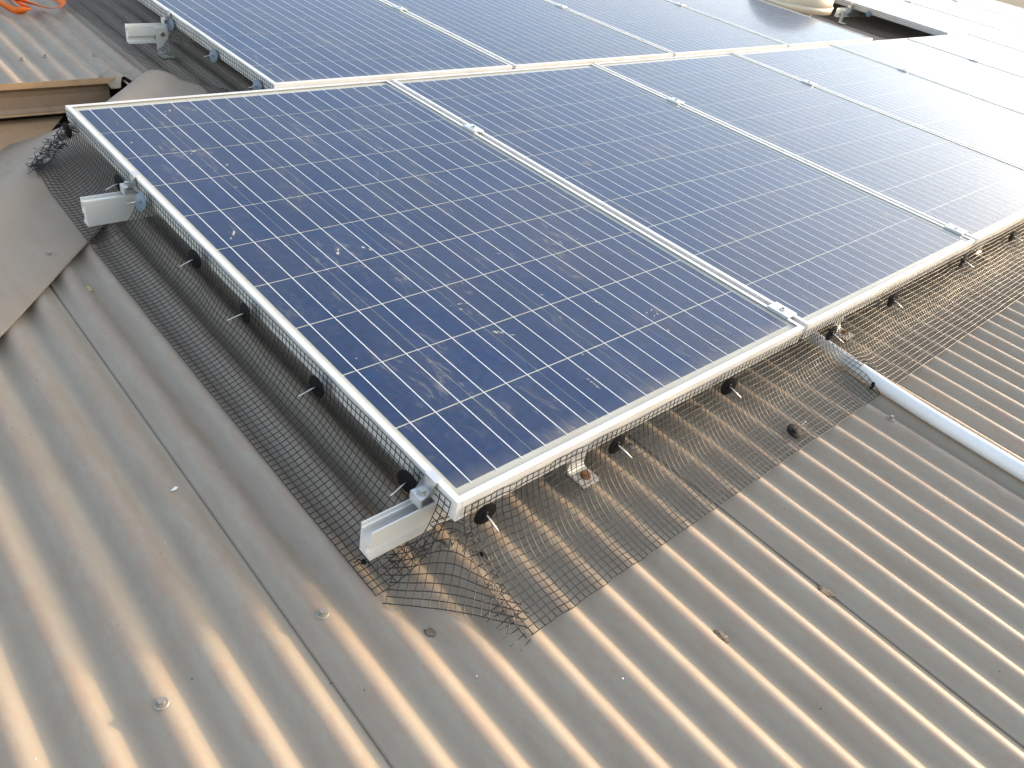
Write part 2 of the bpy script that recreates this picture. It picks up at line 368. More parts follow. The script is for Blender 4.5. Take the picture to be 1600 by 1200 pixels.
# ------------------------------------------------------------------ solar panels
PW, PL, PT = 0.992, 1.640, 0.040
PG, RG, UP0 = 0.0173, 0.0357, 0.603
def frame_profile():
    return [(.0007, 0), (.011, 0), (.011, -.0016), (.0022, -.0016), (.0022, -.0378), (.025, -.0378), (.025, -.040), (.0009, -.040), (.0009, -.030), (0, -.0292), (0, -.0007)]
FP = frame_profile()
def frame_long():       # along v on the left side, local
    return MB().prism([Vector((x, 0, z)) for x, z in FP], ((0, 0, 0), (0, PL, 0))).box((.002, .0003, -.039), (.0111, .002, -.001)).box((.002, PL - .002, -.039), (.0111, PL - .0003, -.001)).mesh('frame_side', FRAME)
def frame_short():      # along u on the lower side, between the long members
    return MB().prism([Vector((0, x, z)) for x, z in reversed(FP)], ((.0112, 0, 0), (PW - .0112, 0, 0))).mesh('frame_end', FRAME)
def mirrored(me, ax):
    m2 = me.copy(); L_ = PW if ax == 0 else PL
    for v in m2.vertices: v.co[ax] = L_ - v.co[ax]
    m2.flip_normals(); return m2
ME_L = frame_long(); ME_R = mirrored(ME_L, 0); ME_B = frame_short(); ME_T = mirrored(ME_B, 1)
ME_BACK = MB().box((.0026, .0026, -.010), (PW - .0026, PL - .0026, -.0062)).mesh('backsheet', BACK)
ME_GLASS = mesh_of('front_glass', [(.003, .003, -.0022), (PW - .003, .003, -.0022), (PW - .003, PL - .003, -.0022), (.003, PL - .003, -.0022)], [(0, 1, 2, 3)], GLASS)
CW = .1566; CPU = (PW - 2 * .0222 - CW) / 5; CPV = .1584; V0 = PL / 2 - 5 * CPV + (CPV - CW) / 2; U0 = .0222
h_, c_ = CW / 2, .0012; g_ = CW / 2 - .0005
ring = [(-h_ + c_, -g_), (h_ - c_, -g_), (h_, -g_ + c_), (h_, g_ - c_), (h_ - c_, g_), (-h_ + c_, g_), (-h_, g_ - c_), (-h_, -g_ + c_)]
ME_CELL = MB().prism([Vector((x, y, 0)) for x, y in ring], ((0, 0, -.0003), (0, 0, 0))).mesh('cell', CELL)
ME_CELL.flip_normals()
ME_BUS = MB().box((-.0010, V0 - .004, -.0053), (.0010, PL - V0 + .004, -.0050)).mesh('busbar', BUS)
ME_RIBBON = MB().box((U0 + .02, -.0026, -.0053), (PW - U0 - .02, .0026, -.0051)).mesh('cross_ribbon', BUS)
def panel(u, v, label):
    p = thing('solar_panel', label, 'solar panel', (u, v, 0), 'solar panels of the roof array')
    for nm, me in (('frame_side', ME_L), ('frame_side', ME_R), ('frame_end', ME_B), ('frame_end', ME_T)): new_obj(nm, me, p)
    new_obj('backsheet', ME_BACK, p); new_obj('front_glass', ME_GLASS, p)
    for i in range(6):
        uc = U0 + CW / 2 + i * CPU
        for j in range(10):
            new_obj('cell', ME_CELL, p, (uc, V0 + CW / 2 + j * CPV, -.0056))
        for k in (-1, 0, 1): new_obj('busbar', ME_BUS, p, (uc + k * CW / 3, 0, 0))
    return p
ORD = ['first', 'second', 'third', 'fourth', 'fifth', 'sixth', 'seventh', 'eighth']
for i in range(8):
    lab = ('dusty dark blue solar panel at the near left corner of the array, with dried droppings' if i == 0 else
           'grey blue solar panel, %s from the left in the nearer row' % ORD[i])
    panel(i * (PW + PG), 0, lab)
VR2 = PL + RG
for i in range(4):
    panel(UP0 + i * (PW + PG), VR2, ('leftmost solar panel of the farther row, above the black mesh strip' if i == 0 else
          'pale blue solar panel, %s from the left in the farther row' % ORD[i]))
UP1 = 5.79
for i in range(3):
    panel(UP1 + i * (PW + PG), VR2, 'glare whitened solar panel beyond the dark roof gap, %s after the gap' % ORD[i])

# ------------------------------------------------------------------ rails, clamps and feet
RT = -PT                                   # rail top
def rail_profile(groove_low=True):
    pts = [(0, 60), (2.2, 60), (2.2, 52), (3.6, 50), (3.6, 38), (6, 35), (21, 35), (23.4, 38), (23.4, 50), (24.8, 52), (24.8, 60), (27, 60), (27, 0), (0, 0), (0, 7), (10, 7), (10, 25), (0, 25)]
    pts = [(a / 1000, RT - .06 + b / 1000) for a, b in pts]
    if not groove_low: pts = [(.027 - a, b) for a, b in pts][::-1]
    return pts
def rail(u0, u1, v, label, groove=True):
    base = (u0, v, RT)
    mb = MB().prism([Vector((0, a, b - RT)) for a, b in rail_profile(groove)][::-1], ((0, 0, 0), (u1 - u0, 0, 0)))
    o = mb.build('mounting_rail', ALU, base=base)
    return tag(o, label, 'rail', 'aluminium mounting rails')
R1, R2, R3 = .047, 1.178, 2.425
rail(-.114, 8.2, R1, 'aluminium rail whose cut end sticks out at the near corner of the array')
rail(-.116, 8.2, R2, 'aluminium rail with a plain side, its end sticking out over the flashing at left', False)
rail(.447, 4.72, R3, 'aluminium rail end sticking out beside the farther row at top left')
rail(5.60, 8.9, R3, 'short rail end showing in the dark gap behind the vent dome')

def hexhead(mb, c, r, h, axis=(0, 0, 1)): return mb.cyl(c, axis, r, h, 6)
def mid_clamp(u, v, label):
    c = thing('mid_clamp', label, 'clamp', (u, v, 0), 'clamps between the panels')
    mb = MB().box((-.019, -.028, .0006), (.019, .028, .0046)); mb.box((-.0068, -.028, -.030), (-.0045, .028, .0005)); mb.box((.0045, -.028, -.030), (.0068, .028, .0005))
    mb.build('plate', CLAMP, c)
    mb = MB().cyl((0, 0, .0046), (0, 0, 1), .0068, .0035, 20); bh = mb.build('bolt_head', STEEL, c)
    mb = MB().cyl((0, 0, .0079), (0, 0, 1), .0036, .0004, 6); mb.build('socket', DISC, bh)
for i in range(7):
    for v, wd in ((R1 + .02, 'near the front edge'), (R2 + .012, 'farther up')):
        mid_clamp((i + 1) * (PW + PG) - PG / 2, v, 'aluminium clamp %s between the %s and %s panels of the nearer row' % (wd, ORD[i], ORD[i + 1]))
for i in range(3):
    mid_clamp(UP0 + (i + 1) * (PW + PG) - PG / 2, R3 + .014, 'aluminium clamp between the %s and %s panels of the farther row' % (ORD[i], ORD[i + 1]))
for i in range(2):
    mid_clamp(UP1 + (i + 1) * (PW + PG) - PG / 2, R3 + .014, 'aluminium clamp between the %s and %s panels past the gap' % (ORD[i], ORD[i + 1]))
def end_clamp(u, v, label):
    c = thing('end_clamp', label, 'clamp', (u, v, 0), 'clamps at the panel ends')
    poly = [(.010, .0006), (.010, .0040), (-.004, .0040), (-.004, -.021), (-.028, -.021), (-.028, -.0395), (-.024, -.0395), (-.024, -.026), (-.0008, -.020), (-.0008, .0006)]
    MB().prism([Vector((a, 0, b)) for a, b in poly][::-1], ((0, -.013, 0), (0, .013, 0))).build('bracket', CLAMP, c)
    mb = MB(); hexhead(mb, (-.016, 0, -.0194), .0065, .006); bo = mb.build('bolt', STEEL, c); MB().cyl((-.016, 0, -.0209), (0, 0, 1), .0085, .0015, 18).build('washer', STEEL, bo)
end_clamp(-.0012, R1 + .014, 'grey end clamp with bolt on the rail at the near corner')
end_clamp(-.0012, R2 + .014, 'small end clamp on the plain rail beside the flashing')
end_clamp(UP0 - .0012, R3 + .014, 'end clamp on the rail beside the farther row')
end_clamp(UP1 - .0012, R3 + .014, 'end clamp on the rail in the dark gap')
def foot(u, v, label, rust=True):
    zb = N_MID + AMP + .0036
    c = thing('mounting_bracket', label, 'bracket', (u, v, zb), 'L feet carrying the rails')
    h = (RT - .006) - zb
    mb = MB().prism([Vector((0, a, b)) for a, b in [(0, 0), (0, h), (-.005, h), (-.005, .010), (-.010, .005), (-.050, .005), (-.050, 0)]], ((-.021, 0, 0), (.021, 0, 0)))
    mb.build('bracket', ALU, c)
    mb = MB(); hexhead(mb, (.002, -.030, .0071), .0075, .006); bo = mb.build('bolt', RUST if rust else STEEL, c); MB().cyl((.002, -.030, .0051), (0, 0, 1), .0105, .002, 18).build('washer', RUST if rust else STEEL, bo)
    mb = MB(); hexhead(mb, (0, -.0051, h - .022), .0075, .006, (0, -1, 0)); mb.build('side_bolt', STEEL, c)
    MB().box((-.020, -.049, -.0036), (.020, -.001, -.0004)).build('rubber_pad', DISC, c)
foot(crest(4), R1 - .0006, 'L shaped foot with rusty bolt under the first panel of the nearer row')
foot(crest(17), R1 - .0006, 'L shaped foot behind the white conduit')
foot(crest(30), R1 - .0006, 'L shaped foot under the third panel of the nearer row')
foot(crest(7) - .0, R3 - .0006, 'L shaped foot under the rail end at top left', False)
foot(crest(74), R3 - .0006, 'L shaped foot in the dark gap beyond the vent dome', False)

# ------------------------------------------------------------------ bird mesh
WR, GP = .0008, .0127
def resample(pts, step):
    pts = [Vector(p) for p in pts]; out = [pts[0]]; need = step
    for a, b in zip(pts, pts[1:]):
        L = (b - a).length; d = 0
        while L - d >= need: d += need; out.append(a + (b - a) * (d / L)); need = step
        need -= L - d
    return out
def smooth_curve(ctrl, n=14):
    P = [Vector(c) for c in ctrl]; P = [2 * P[0] - P[1]] + P + [2 * P[-1] - P[-2]]; out = []
    for i in range(1, len(P) - 2):
        for k in range(n):
            t = k / n; a, b, c, d = P[i - 1], P[i], P[i + 1], P[i + 2]
            out.append(.5 * ((2 * b) + (c - a) * t + (2 * a - 5 * b + 4 * c - d) * t * t + (3 * b - a - 3 * c + d) * t ** 3))
    out.append(P[-2]); return out
def add_wires(mb, lines, keep=None, r=WR):
    for ln in lines:
        run = []
        for i, p in enumerate(ln):
            ok = True if keep is None else keep(p)
            if ok: run.append(p)
            if (not ok or i == len(ln) - 1):
                if len(run) > 1: mb.tube(run, r, 4)
                run = []
def strip(prof_fn, a0, a1, to3, keep=None, warp=None):
    """woven strip: prof_fn(a) gives the cross curve (2-D) at position a along the strip"""
    na = int((a1 - a0) / GP); rows = []; nb = None
    for i in range(na + 1):
        a = a0 + i * GP; cv = prof_fn(a); L = sum((q - p).length for p, q in zip(cv, cv[1:]))
        if nb is None: nb = int(round(L / GP))
        cs = resample(cv, L / nb * .99999); row = []
        for j, c in enumerate(cs[:nb + 1]):
            p = Vector(to3(a, c.x, c.y))
            if warp: p = warp(p, a, j)
            row.append(p)
        rows.append(row)
    k = min(len(r) for r in rows); mb = MB()
    add_wires(mb, [r[:k] for r in rows], keep)
    add_wires(mb, [[r[j] for r in rows] for j in range(k)], keep)
    return mb
def nz(a, b, s=0): return noise.noise(Vector((a, b, s)))
def in_rail(p, rv, grow=.004):
    return rv - grow < p.y < rv + .027 + grow and RT - .06 - grow < p.z < RT + .012 and p.x < .0
# strip along the left side of the first panel
LCL = [.095, .361, .62, .836, 1.112, 1.236, 1.584]           # clip positions along the side
def pull(a, cl, wd=.05): return max([math.exp(-((a - c) / wd) ** 2) for c in cl])
def left_prof(a):
    q = pull(a, LCL, .06); lf = .008 if a > 1.15 else 0.0
    t = -.006 - .003 * nz(a * 9, 1); bulge = .004 * nz(a * 5, 4) + .005 * (1 - q)
    sq = max(0, min(1, (a - 1.35) / .25))                       # gathered at the far end
    return smooth_curve([(-.0028, t), (-.0035, -.028), (-.006 - bulge, -.052), (-.020 - bulge * 1.6, -.086 + .01 * sq), (-.048, -.114 + .02 * sq + lf), (-.082, -.131 + .012 * sq + lf), (-.110, -.1365 + lf), (-.123, -.1372 + lf)])
def left_warp(p, a, j):
    p.x += .0008 * nz(p.y * 14, j * .25, 2); p.z += .0012 * nz(p.y * 12, j * .22, 7) ; p.y += .0009 * nz(p.y * 12, j * .25, 11)
    fold = max(0, (a - 1.44) / .18); p.y -= .11 * fold * fold * (-p.x / .13); p.z += .012 * fold * math.sin(j * .8) * (-p.x / .13)
    p.z = max(p.z, hip_h(p.x, p.y) + .0025)
    return p
keepL = lambda p: not (in_rail(p, R1) or in_rail(p, R2))
mb = strip(left_prof, .012, 1.625, lambda a, x, y: (x, a, y), keepL, left_warp)
# gathered scraps at the far end
for k in range(150):
    t = random.random(); u = -.008 - .128 * t + random.gauss(0, .004); v = 1.595 - .105 * t + random.gauss(0, .010)
    p = Vector((u, v, max(hip_h(u, v) + .003, -.050 - .045 * t) + abs(random.gauss(0, .009))))
    d = Vector((random.uniform(-1, 1), random.uniform(-1, 1), random.uniform(-.5, .6))).normalized() * random.uniform(.010, .022)
    mb.tube([p - d, p + Vector((0, 0, .003)), p + d], WR, 4)
o = mb.build('bird_mesh', WIRE, smooth=None, base=(-.06, .8, -.1), sub=(-.06, .8, -.1)); tag(o, 'black wire mesh strip down the left side of the near panel', 'wire mesh', 'bird proofing mesh round the array')
# strip along the front edge of the nearer row
FCL = [.039, .339, .682, 1.109, 1.428, 1.896, 2.325, 2.75]
def conduit_u(v):
    t = max(0.0, v + .32); return 1.166 + .16 * t * t / (t + .25)
def front_prof(a):
    q = pull(a, FCL, .07); t = -.0155 + .003 * nz(a * 6, 2); bulge = .006 * nz(a * 3.5, 8) + .006 * (1 - q)
    return smooth_curve([(-.0028, t), (-.0035, -.030), (-.008 - bulge, -.055), (-.022 - bulge * 1.5, -.082), (-.046 - bulge, -.104), (-.080, -.122), (-.118, -.133), (-.158, -.138), (-.172, -.139)])
def front_warp(p, a, j):
    du = (p.x - conduit_u(p.y)) / .045; lift_ = math.exp(-du * du)
    top = N_MID + AMP + .037
    if p.z < top and p.y < -.01: p.z += (top - p.z) * lift_ * max(0.0, min(1.0, (p.y + .175) / .06))
    p.z += .0012 * nz(p.x * 14, j * .22, 5); p.x += .0010 * nz(p.x * 14, j * .25, 1); p.y += .0012 * nz(p.x * 10, j * .22, 3)
    if .0 < p.x < .30: p.y -= .004 * nz(p.x * 30, 0, 2)
    return p
def keepF(p): # slit where the conduit comes through
    return not (abs(p.x - conduit_u(p.y) - .004) < .019 and p.y < -.105)
mb = strip(front_prof, .016, 3.05, lambda a, x, y: (a, x, y), keepF, front_warp)
for k in range(14):    # cut wire ends sticking out at the left end
    b_ = -.02 - .012 * k; z_ = -.055 - .085 * min(1, k / 7.0)
    mb.tube([Vector((.02, b_, z_)), Vector((-.004 - .012 * random.random(), b_ + random.uniform(-.006, .004), z_ + random.uniform(.0, .004)))], WR, 4)
o = mb.build('bird_mesh', WIRE, smooth=None, base=(1.5, -.08, -.1), sub=(1.5, -.08, -.1)); tag(o, 'long wire mesh strip along the front edge, catching golden light', 'wire mesh', 'bird proofing mesh round the array')
# patch over the near corner, laid diagonally
def patch_n(u, v):
    d = math.hypot(max(0, u + .0), max(0, v + .0)) ; r_ = math.hypot(u - .02, v - .02)
    return -.137 + .066 * math.exp(-(r_ / .055) ** 2) + .0015 * nz(u * 30, v * 30)
e1 = Vector((.7, -.714)).normalized(); e2 = Vector((.714, .70)).normalized(); q0 = Vector((-.119, -.008))
mb = MB()
for i in range(-2, 11):                      # wires parallel to the lower edge
    ln = []; bow = .006
    s0, s1 = -.012 * random.random(), .205 + .012 * random.random()
    if i < 0: continue
    s0 += (-.010 if i > 3 else .0); s1 -= max(0, (i - 2)) * .012
    k = 0
    while s0 + k * GP * .5 <= s1:
        s = s0 + k * GP * .5; p = q0 + e1 * s + e2 * (i * GP + bow * math.sin(math.pi * s / .2)); ln.append(Vector((p.x, p.y, patch_n(p.x, p.y)))); k += 1
    add_wires(mb, [ln], lambda p: not in_rail(p, R1) )
for j in range(0, 16):                       # wires across
    s = j * GP; ln = []; top = min(10, 11 - (max(0, j - 5)) * .9) + random.random()
    for k in range(-1, int(top * 2)):
        tt = k * GP * .5 if k >= 0 else -.004 * random.random()
        p = q0 + e1 * s + e2 * (tt + .006 * math.sin(math.pi * s / .2)); ln.append(Vector((p.x, p.y, patch_n(p.x, p.y) + WR * 1.5)))
    add_wires(mb, [ln], lambda p: not in_rail(p, R1))
for k in range(22):                          # snipped and bent ends where the pieces were tied together
    t = random.random(); p = Vector((-.10, .045, -.132)).lerp(Vector((.0, .0, -.075)), t) + Vector((random.uniform(-.012, .012), random.uniform(-.012, .012), random.uniform(0, .008)))
    d = Vector((random.uniform(-1, 1), random.uniform(-1, 1), random.uniform(-.3, .6))).normalized() * random.uniform(.012, .024)
    mb.tube([p - d * .5, p, p + d * .5], WR, 4)
for k in range(18):
    t = random.random(); p = Vector((.015, -.15, -.135)).lerp(Vector((.03, -.01, -.075)), t) + Vector((random.uniform(-.015, .012), random.uniform(-.008, .008), random.uniform(0, .006)))
    d = Vector((.75, .5 + random.uniform(-.3, .3), 0)).normalized() * random.uniform(.010, .02)
    mb.tube([p - d, p + d], WR, 4)
o = mb.build('bird_mesh', WIRE, smooth=None, base=(0, -.04, -.13), sub=(0, -.04, -.13)); tag(o, 'small diagonal mesh patch with snipped wire ends at the near corner', 'wire mesh', 'bird proofing mesh round the array')
# strip beside the farther row
UCL = [1.762, 2.067, 2.442]
def up_prof(a):
    q = pull(a, UCL, .06); t = -.006 - .003 * nz(a * 7, 21); bulge = .006 * (1 - q)
    return smooth_curve([(UP0 - .0028, t), (UP0 - .0035, -.030), (UP0 - .007 - bulge, -.054), (UP0 - .022 - bulge, -.086), (UP0 - .05, -.114), (UP0 - .09, -.131), (UP0 - .13, -.137), (UP0 - .158, -.138)])
mb = strip(up_prof, VR2 + .006, 3.30, lambda a, x, y: (x, a, y), lambda p: not (R3 - .004 < p.y < R3 + .031 and -.105 < p.z < -.028 and p.x < UP0), lambda p, a, j: Vector((p.x + .002 * nz(p.y * 16, j * .6, 2), p.y + .002 * nz(p.y * 16, j * .6, 5), p.z + .002 * nz(p.y * 16, j * .6, 8))))
o = mb.build('bird_mesh', WIRE, smooth=None, base=(UP0 - .08, 2.5, -.1), sub=(UP0 - .08, 2.5, -.1)); tag(o, 'black wire mesh strip beside the farther row at top left', 'wire mesh', 'bird proofing mesh round the array')
def gap_prof(a): return smooth_curve([(UP1 - .003, -.006), (UP1 - .004, -.03), (UP1 - .008, -.056), (UP1 - .024, -.088), (UP1 - .052, -.115), (UP1 - .09, -.132), (UP1 - .14, -.138)])
mb = strip(gap_prof, VR2 + .006, 3.1, lambda a, x, y: (x, a, y))
o = mb.build('bird_mesh', WIRE, smooth=None, base=(UP1 - .08, 2.4, -.1), sub=(UP1 - .08, 2.4, -.1)); tag(o, 'wire mesh strip in the dark gap by the whitened panels', 'wire mesh', 'bird proofing mesh round the array')

# ------------------------------------------------------------------ mesh clips: disc with a hook rod
def clip(pos, axis, label, m=DISC, droop=.25, rod=.028, r=.0205):
    c = thing('mesh_clip', label, 'clip', pos, 'disc clips holding the mesh')
    ax = Vector(axis).normalized(); mb = MB(); ol = Vector((0, 0, 0))
    mb.cyl(ol, ax, r, .0012, 28); mb.cyl(ol + ax * .0012, ax, r * .93, .0012, 28, r * .80); mb.cyl(ol + ax * .0024, ax, .006, .002, 14, .0045)
    me = mb.mesh('disc', m); auto_smooth(me, 30); new_obj('disc', me, c)
    d = (ax + Vector((0, 0, -droop)) + Vector((random.uniform(-.25, .25), random.uniform(-.25, .25), random.uniform(-.1, .1))) * .6).normalized()
    MB().tube([-ax * .004, ax * .005, ax * .009 + d * .004, ax * .009 + d * rod], .0013, 8).build('hook_rod', STEEL, c, smooth=True)
lab = ['nearest disc clip on the left mesh, beside the rail end', 'second black disc clip up the left mesh from the near corner', 'third black disc clip up the left mesh from the near corner', 'fourth black disc clip up the left mesh from the near corner',
       'blue grey disc clip just below the plain rail end', 'black disc clip just above the plain rail end', 'black disc clip in the bunched mesh at the far left panel corner']
for i, v in enumerate(LCL):
    clip((-.0190, v, [-.026, -.026, -.030, -.026, -.026, -.036, -.042][i]), (-1, random.uniform(-.22, .02), random.uniform(.0, .15) if i != 4 else .35), lab[i], DISC_SKY if i == 4 else DISC)
lab = ['disc clip on the front mesh next to the near corner', 'disc clip on the front mesh beside the rusty bolted foot', 'disc clip on the front mesh midway to the white conduit', 'disc clip on the front mesh where the conduit enters',
       'disc clip on the front mesh just past the conduit', 'disc clip on the front mesh below the gap between second and third panels', 'last disc clip on the front mesh before the right edge of the picture', 'disc clip on the front mesh below the third panel, outside the picture']
for i, u in enumerate(FCL[:7]):
    clip((u, -.0215, [-.024, -.026, -.032, -.040, -.038, -.034, -.042][i]), (random.uniform(-.25, .0), -1, random.uniform(.0, .18)), lab[i])
lab = ['lowest blue disc clip on the farther mesh, at the row gap', 'middle blue disc clip on the farther mesh strip', 'blue disc clip at the rail end of the farther mesh']
for i, v in enumerate(UCL): clip((UP0 - .0125, v - (.03 if i == 2 else 0), -.036), (-1, -.25, .25), lab[i], DISC_SKY)
clip((UP1 - .014, 2.28, -.04), (-1, -.2, .1), 'small disc clip on the mesh in the dark gap', DISC_SKY)
clip((.82, -.136, -.1285), (-.1, -.35, 1), 'black disc clip lying flat on the lower edge of the front mesh', droop=-.2, rod=.030, r=.0180)

# ------------------------------------------------------------------ conduit
pts = []
for k in range(60):
    v = .30 - k * .05; pts.append(Vector((conduit_u(v) + (.0 if v < .1 else (v - .1) * .1), v, N_MID + AMP + .0185)))
mb = MB().tube(pts, .0168, 28); me_sub = (1.17, -.5, -.12)
o = mb.build('conduit', PVC, base=me_sub, sub=me_sub, smooth=True); tag(o, 'white round plastic conduit running down the roof from under the panels', 'conduit')
bevel_tie = MB().tube([Vector((1.150, -.150, -.135)), Vector((1.158, -.147, -.126)), Vector((1.166, -.146, -.122))], .004, 8)
o = bevel_tie.build('cable_tie', DISC, base=(1.158, -.147, -.13), sub=(1.158, -.147, -.13), smooth=True); tag(o, 'black cable tie knot against the white conduit', 'cable tie', 'black ties on the mesh')
def tie(p, label):
    mb = MB(); mb.cyl((0, 0, 0), (.3, .4, 1), .0045, .006, 10, .003); mb.tube([Vector((0, 0, .003)), Vector((-.006, .006, .008)), Vector((-.014, .004, .006))], .001, 6)
    mb.tube([Vector((0, 0, .003)), Vector((.005, -.006, .006)), Vector((.002, -.012, .002))], .001, 6)
    o = mb.build('cable_tie', DISC, base=p); tag(o, label, 'cable tie', 'black ties on the mesh')
tie((-.107, .070, -.134), 'black cable tie knot under the near rail end')
tie((.035, -.035, -.105), 'black cable tie knot in the middle of the corner patch')

# ------------------------------------------------------------------ hip cap, fascia and flashings at top left
def hip_pt(s, wv, n): p = H0 + HD * s + HW * wv; return Vector((p.x, p.y, n))
def hip_cap(s0, s1, lift, name, label, shrink=1.0, cut=0):
    pr_ = HPROF[:len(HPROF) - cut]; mb = MB(); ns = 24; vs_ = []
    for i in range(ns + 1):
        s = s0 + (s1 - s0) * i / ns
        for wv, n_ in pr_:
            sag = .0015 * nz(s * 8, wv * 10) + (.003 * nz(s * 5, 3) if wv < .06 else 0)
            vs_.append(hip_pt(s, wv * shrink, n_ + lift + sag))
    k = len(pr_)
    mb.add(vs_, [(i * k + j, (i + 1) * k + j, (i + 1) * k + j + 1, i * k + j + 1) for i in range(ns) for j in range(k - 1)])
    b = hip_pt((s0 + s1) / 2, .2, -.13); o = mb.build(name, FLASH, base=tuple(b), sub=tuple(b), smooth=True)
    md = o.modifiers.new('thick', 'SOLIDIFY'); md.thickness = .0012; md.offset = -1
    tag(o, label, 'flashing', 'hip cap lengths'); return o
hip_cap(-.66, 2.3, .0, 'hip_cap', 'grey brown sheet metal hip cap lying over the corrugations at left')
hip_cap(-1.10, -.62, .002, 'hip_cap', 'rounded end of the hip cap roll behind the far left panel corner', .97, 3)
# upper eave fascia
base = (-.3, EAVE, -.2)
fa = thing('eave_fascia', 'tan brown metal fascia closing the edge of the upper left roof', 'fascia', base)
def fx(poly, u0, u1, name, m):
    mb = MB().prism([Vector((0, a, b)) for a, b in poly], ((u0, 0, 0), (u1, 0, 0))).shift((-base[0], -base[1], -base[2])); me = mb.mesh(name, m); o = new_obj(name, me, fa)
    md = o.modifiers.new('bev', 'BEVEL'); md.width = .0015; md.segments = 2; md.limit_method = 'ANGLE'; return o
fx([(EAVE - .006, -.1385), (EAVE + .05, -.1600), (EAVE + .05, -.162), (EAVE - .004, -.160), (EAVE - .008, -.158)], -1.0, .338, 'drip_edge', TAN)
fx([(EAVE - .002, -.1602), (EAVE + .010, -.172), (EAVE + .014, -.19), (EAVE + .010, -.225), (EAVE + .002, -.238), (EAVE + .03, -.238), (EAVE + .03, -.1625)][::-1], -1.0, .30, 'face', BROWN)
fx([(EAVE - .004, -.2384), (EAVE - .006, -.244), (EAVE + .03, -.246), (EAVE + .03, -.2384)][::-1], -1.0, .29, 'lower_lip', TAN)
# tan soaker sheet under the fascia
poly = [(-1.0, 2.26), (-1.0, 1.50), (-.22, 1.90), (-.108, 1.992), (-.062, 1.998), (.007, 2.069), (.075, 2.148), (.150, 2.262)]
mb = MB(); mb.prism([Vector((a, b, -.268 - .02 * (2.26 - b))) for a, b in poly][::-1], ((0, 0, 0), (0, 0, -.003)))
o = mb.build('soaker_sheet', TAN, base=(-.2, 2.1, -.27), sub=(-.2, 2.1, -.27)); tag(o, 'flat pale tan metal sheet under the brown fascia at far left', 'flashing')
# torn corner of the upper roof sheet beside the roll
vs_, fs_ = [], []; nu, nv = 14, 8
for i in range(nu + 1):
    u = .29 + .13 * i / nu
    for j in range(nv + 1):
        v = 2.29 - (.10 + .05 * math.sin(i * .9) * .4 + .03 * nz(i * .7, 2)) * j / nv - .05 * (i / nu) * j / nv
        vs_.append((u, v, corr(u) + .0065 + .022 * (j / nv) ** 2 * math.sin(math.pi * i / nu) - .012 * (j / nv) ** 2))
for i in range(nu):
    for j in range(nv):
        q = i * (nv + 1) + j; fs_.append((q, q + nv + 1, q + nv + 2, q + 1))
b = (.35, 2.24, -.14); mb = MB().add(vs_, fs_); o = mb.build('torn_flashing', FLASH, base=b, sub=b, smooth=True)
md = o.modifiers.new('thick', 'SOLIDIFY'); md.thickness = .001; tag(o, 'bent torn sheet corner above the dark opening at the fascia end', 'flashing')

# ------------------------------------------------------------------ vent dome in the gap
vb = (5.20, 2.64, -.14)
ve = thing('roof_vent', 'cream metal vent dome in the dark gap of the farther row', 'vent', vb)
def lathe(prof_, seg=40, sx=1, sy=1):
    vs_ = [(sx * r_ * math.cos(2 * math.pi * i / seg), sy * r_ * math.sin(2 * math.pi * i / seg), z_) for r_, z_ in prof_ for i in range(seg)]
    fs_ = [(j * seg + i, j * seg + (i + 1) % seg, (j + 1) * seg + (i + 1) % seg, (j + 1) * seg + i) for j in range(len(prof_) - 1) for i in range(seg)]
    return MB().add(vs_, fs_)
dome = lathe([(.30, .10)] + [(.31 * math.cos(a), .13 + .24 * math.sin(a)) for a in [i * math.pi / 2 / 12 for i in range(13)]][:-1] + [(.001, .37)]).build('dome', DOME, ve, smooth=True)
lathe([(.30, .085), (.318, .088), (.320, .125), (.312, .130)]).build('rim', DOME, dome, smooth=True)
lathe([(.19, -.01), (.19, .10)]).build('throat', ALU, ve, smooth=True)
mb = MB().box((-.3, -.3, -.003), (.3, .3, -.001)); mb.build('base_flashing', FLASH, ve)

# ------------------------------------------------------------------ orange strap
def ribbon(ctrl, wdt, tilt):
    c = smooth_curve(ctrl, 10); vs_ = []
    for i, p in enumerate(c):
        t = (c[min(i + 1, len(c) - 1)] - c[max(i - 1, 0)]).normalized(); s = t.cross(Vector((0, 0, 1))).normalized()
        tl = tilt(i / (len(c) - 1)); d = s * math.cos(tl) + Vector((0, 0, 1)) * math.sin(tl)
        vs_ += [p - d * wdt / 2 + Vector((0, 0, 1)) * (wdt / 2 * abs(math.sin(tl))), p + d * wdt / 2 + Vector((0, 0, 1)) * (wdt / 2 * abs(math.sin(tl)))]
    return vs_, [(2 * i, 2 * i + 1, 2 * i + 3, 2 * i + 2) for i in range(len(c) - 1)]
zz = -.136
mb = MB(); mb.add(*ribbon([(.14, 3.40, zz), (.185, 3.2, zz), (.205, 3.06, zz), (.222, 2.985, zz), (.250, 2.972, zz + .004), (.272, 3.0, zz + .004), (.275, 3.07, zz + .006), (.265, 3.15, zz + .008), (.28, 3.30, zz)], .028, lambda t: .5 + .9 * math.sin(t * 5)))
mb.add(*ribbon([(.25, 3.12, zz + .012), (.30, 3.045, zz + .012), (.345, 3.02, zz + .006), (.39, 3.035, zz + .004), (.42, 3.09, zz + .004), (.41, 3.20, zz), (.36, 3.35, zz)], .028, lambda t: 1.0 - .7 * math.sin(t * 4)))
mb.shift((.0, -.055, 0)); b = (.27, 3.0, -.13); o = mb.build('webbing_strap', STRAP, base=b, sub=b, smooth=True); md = o.modifiers.new('thick', 'SOLIDIFY'); md.thickness = .0018
tag(o, 'bright orange webbing strap lying in loops on the upper left roof', 'strap')

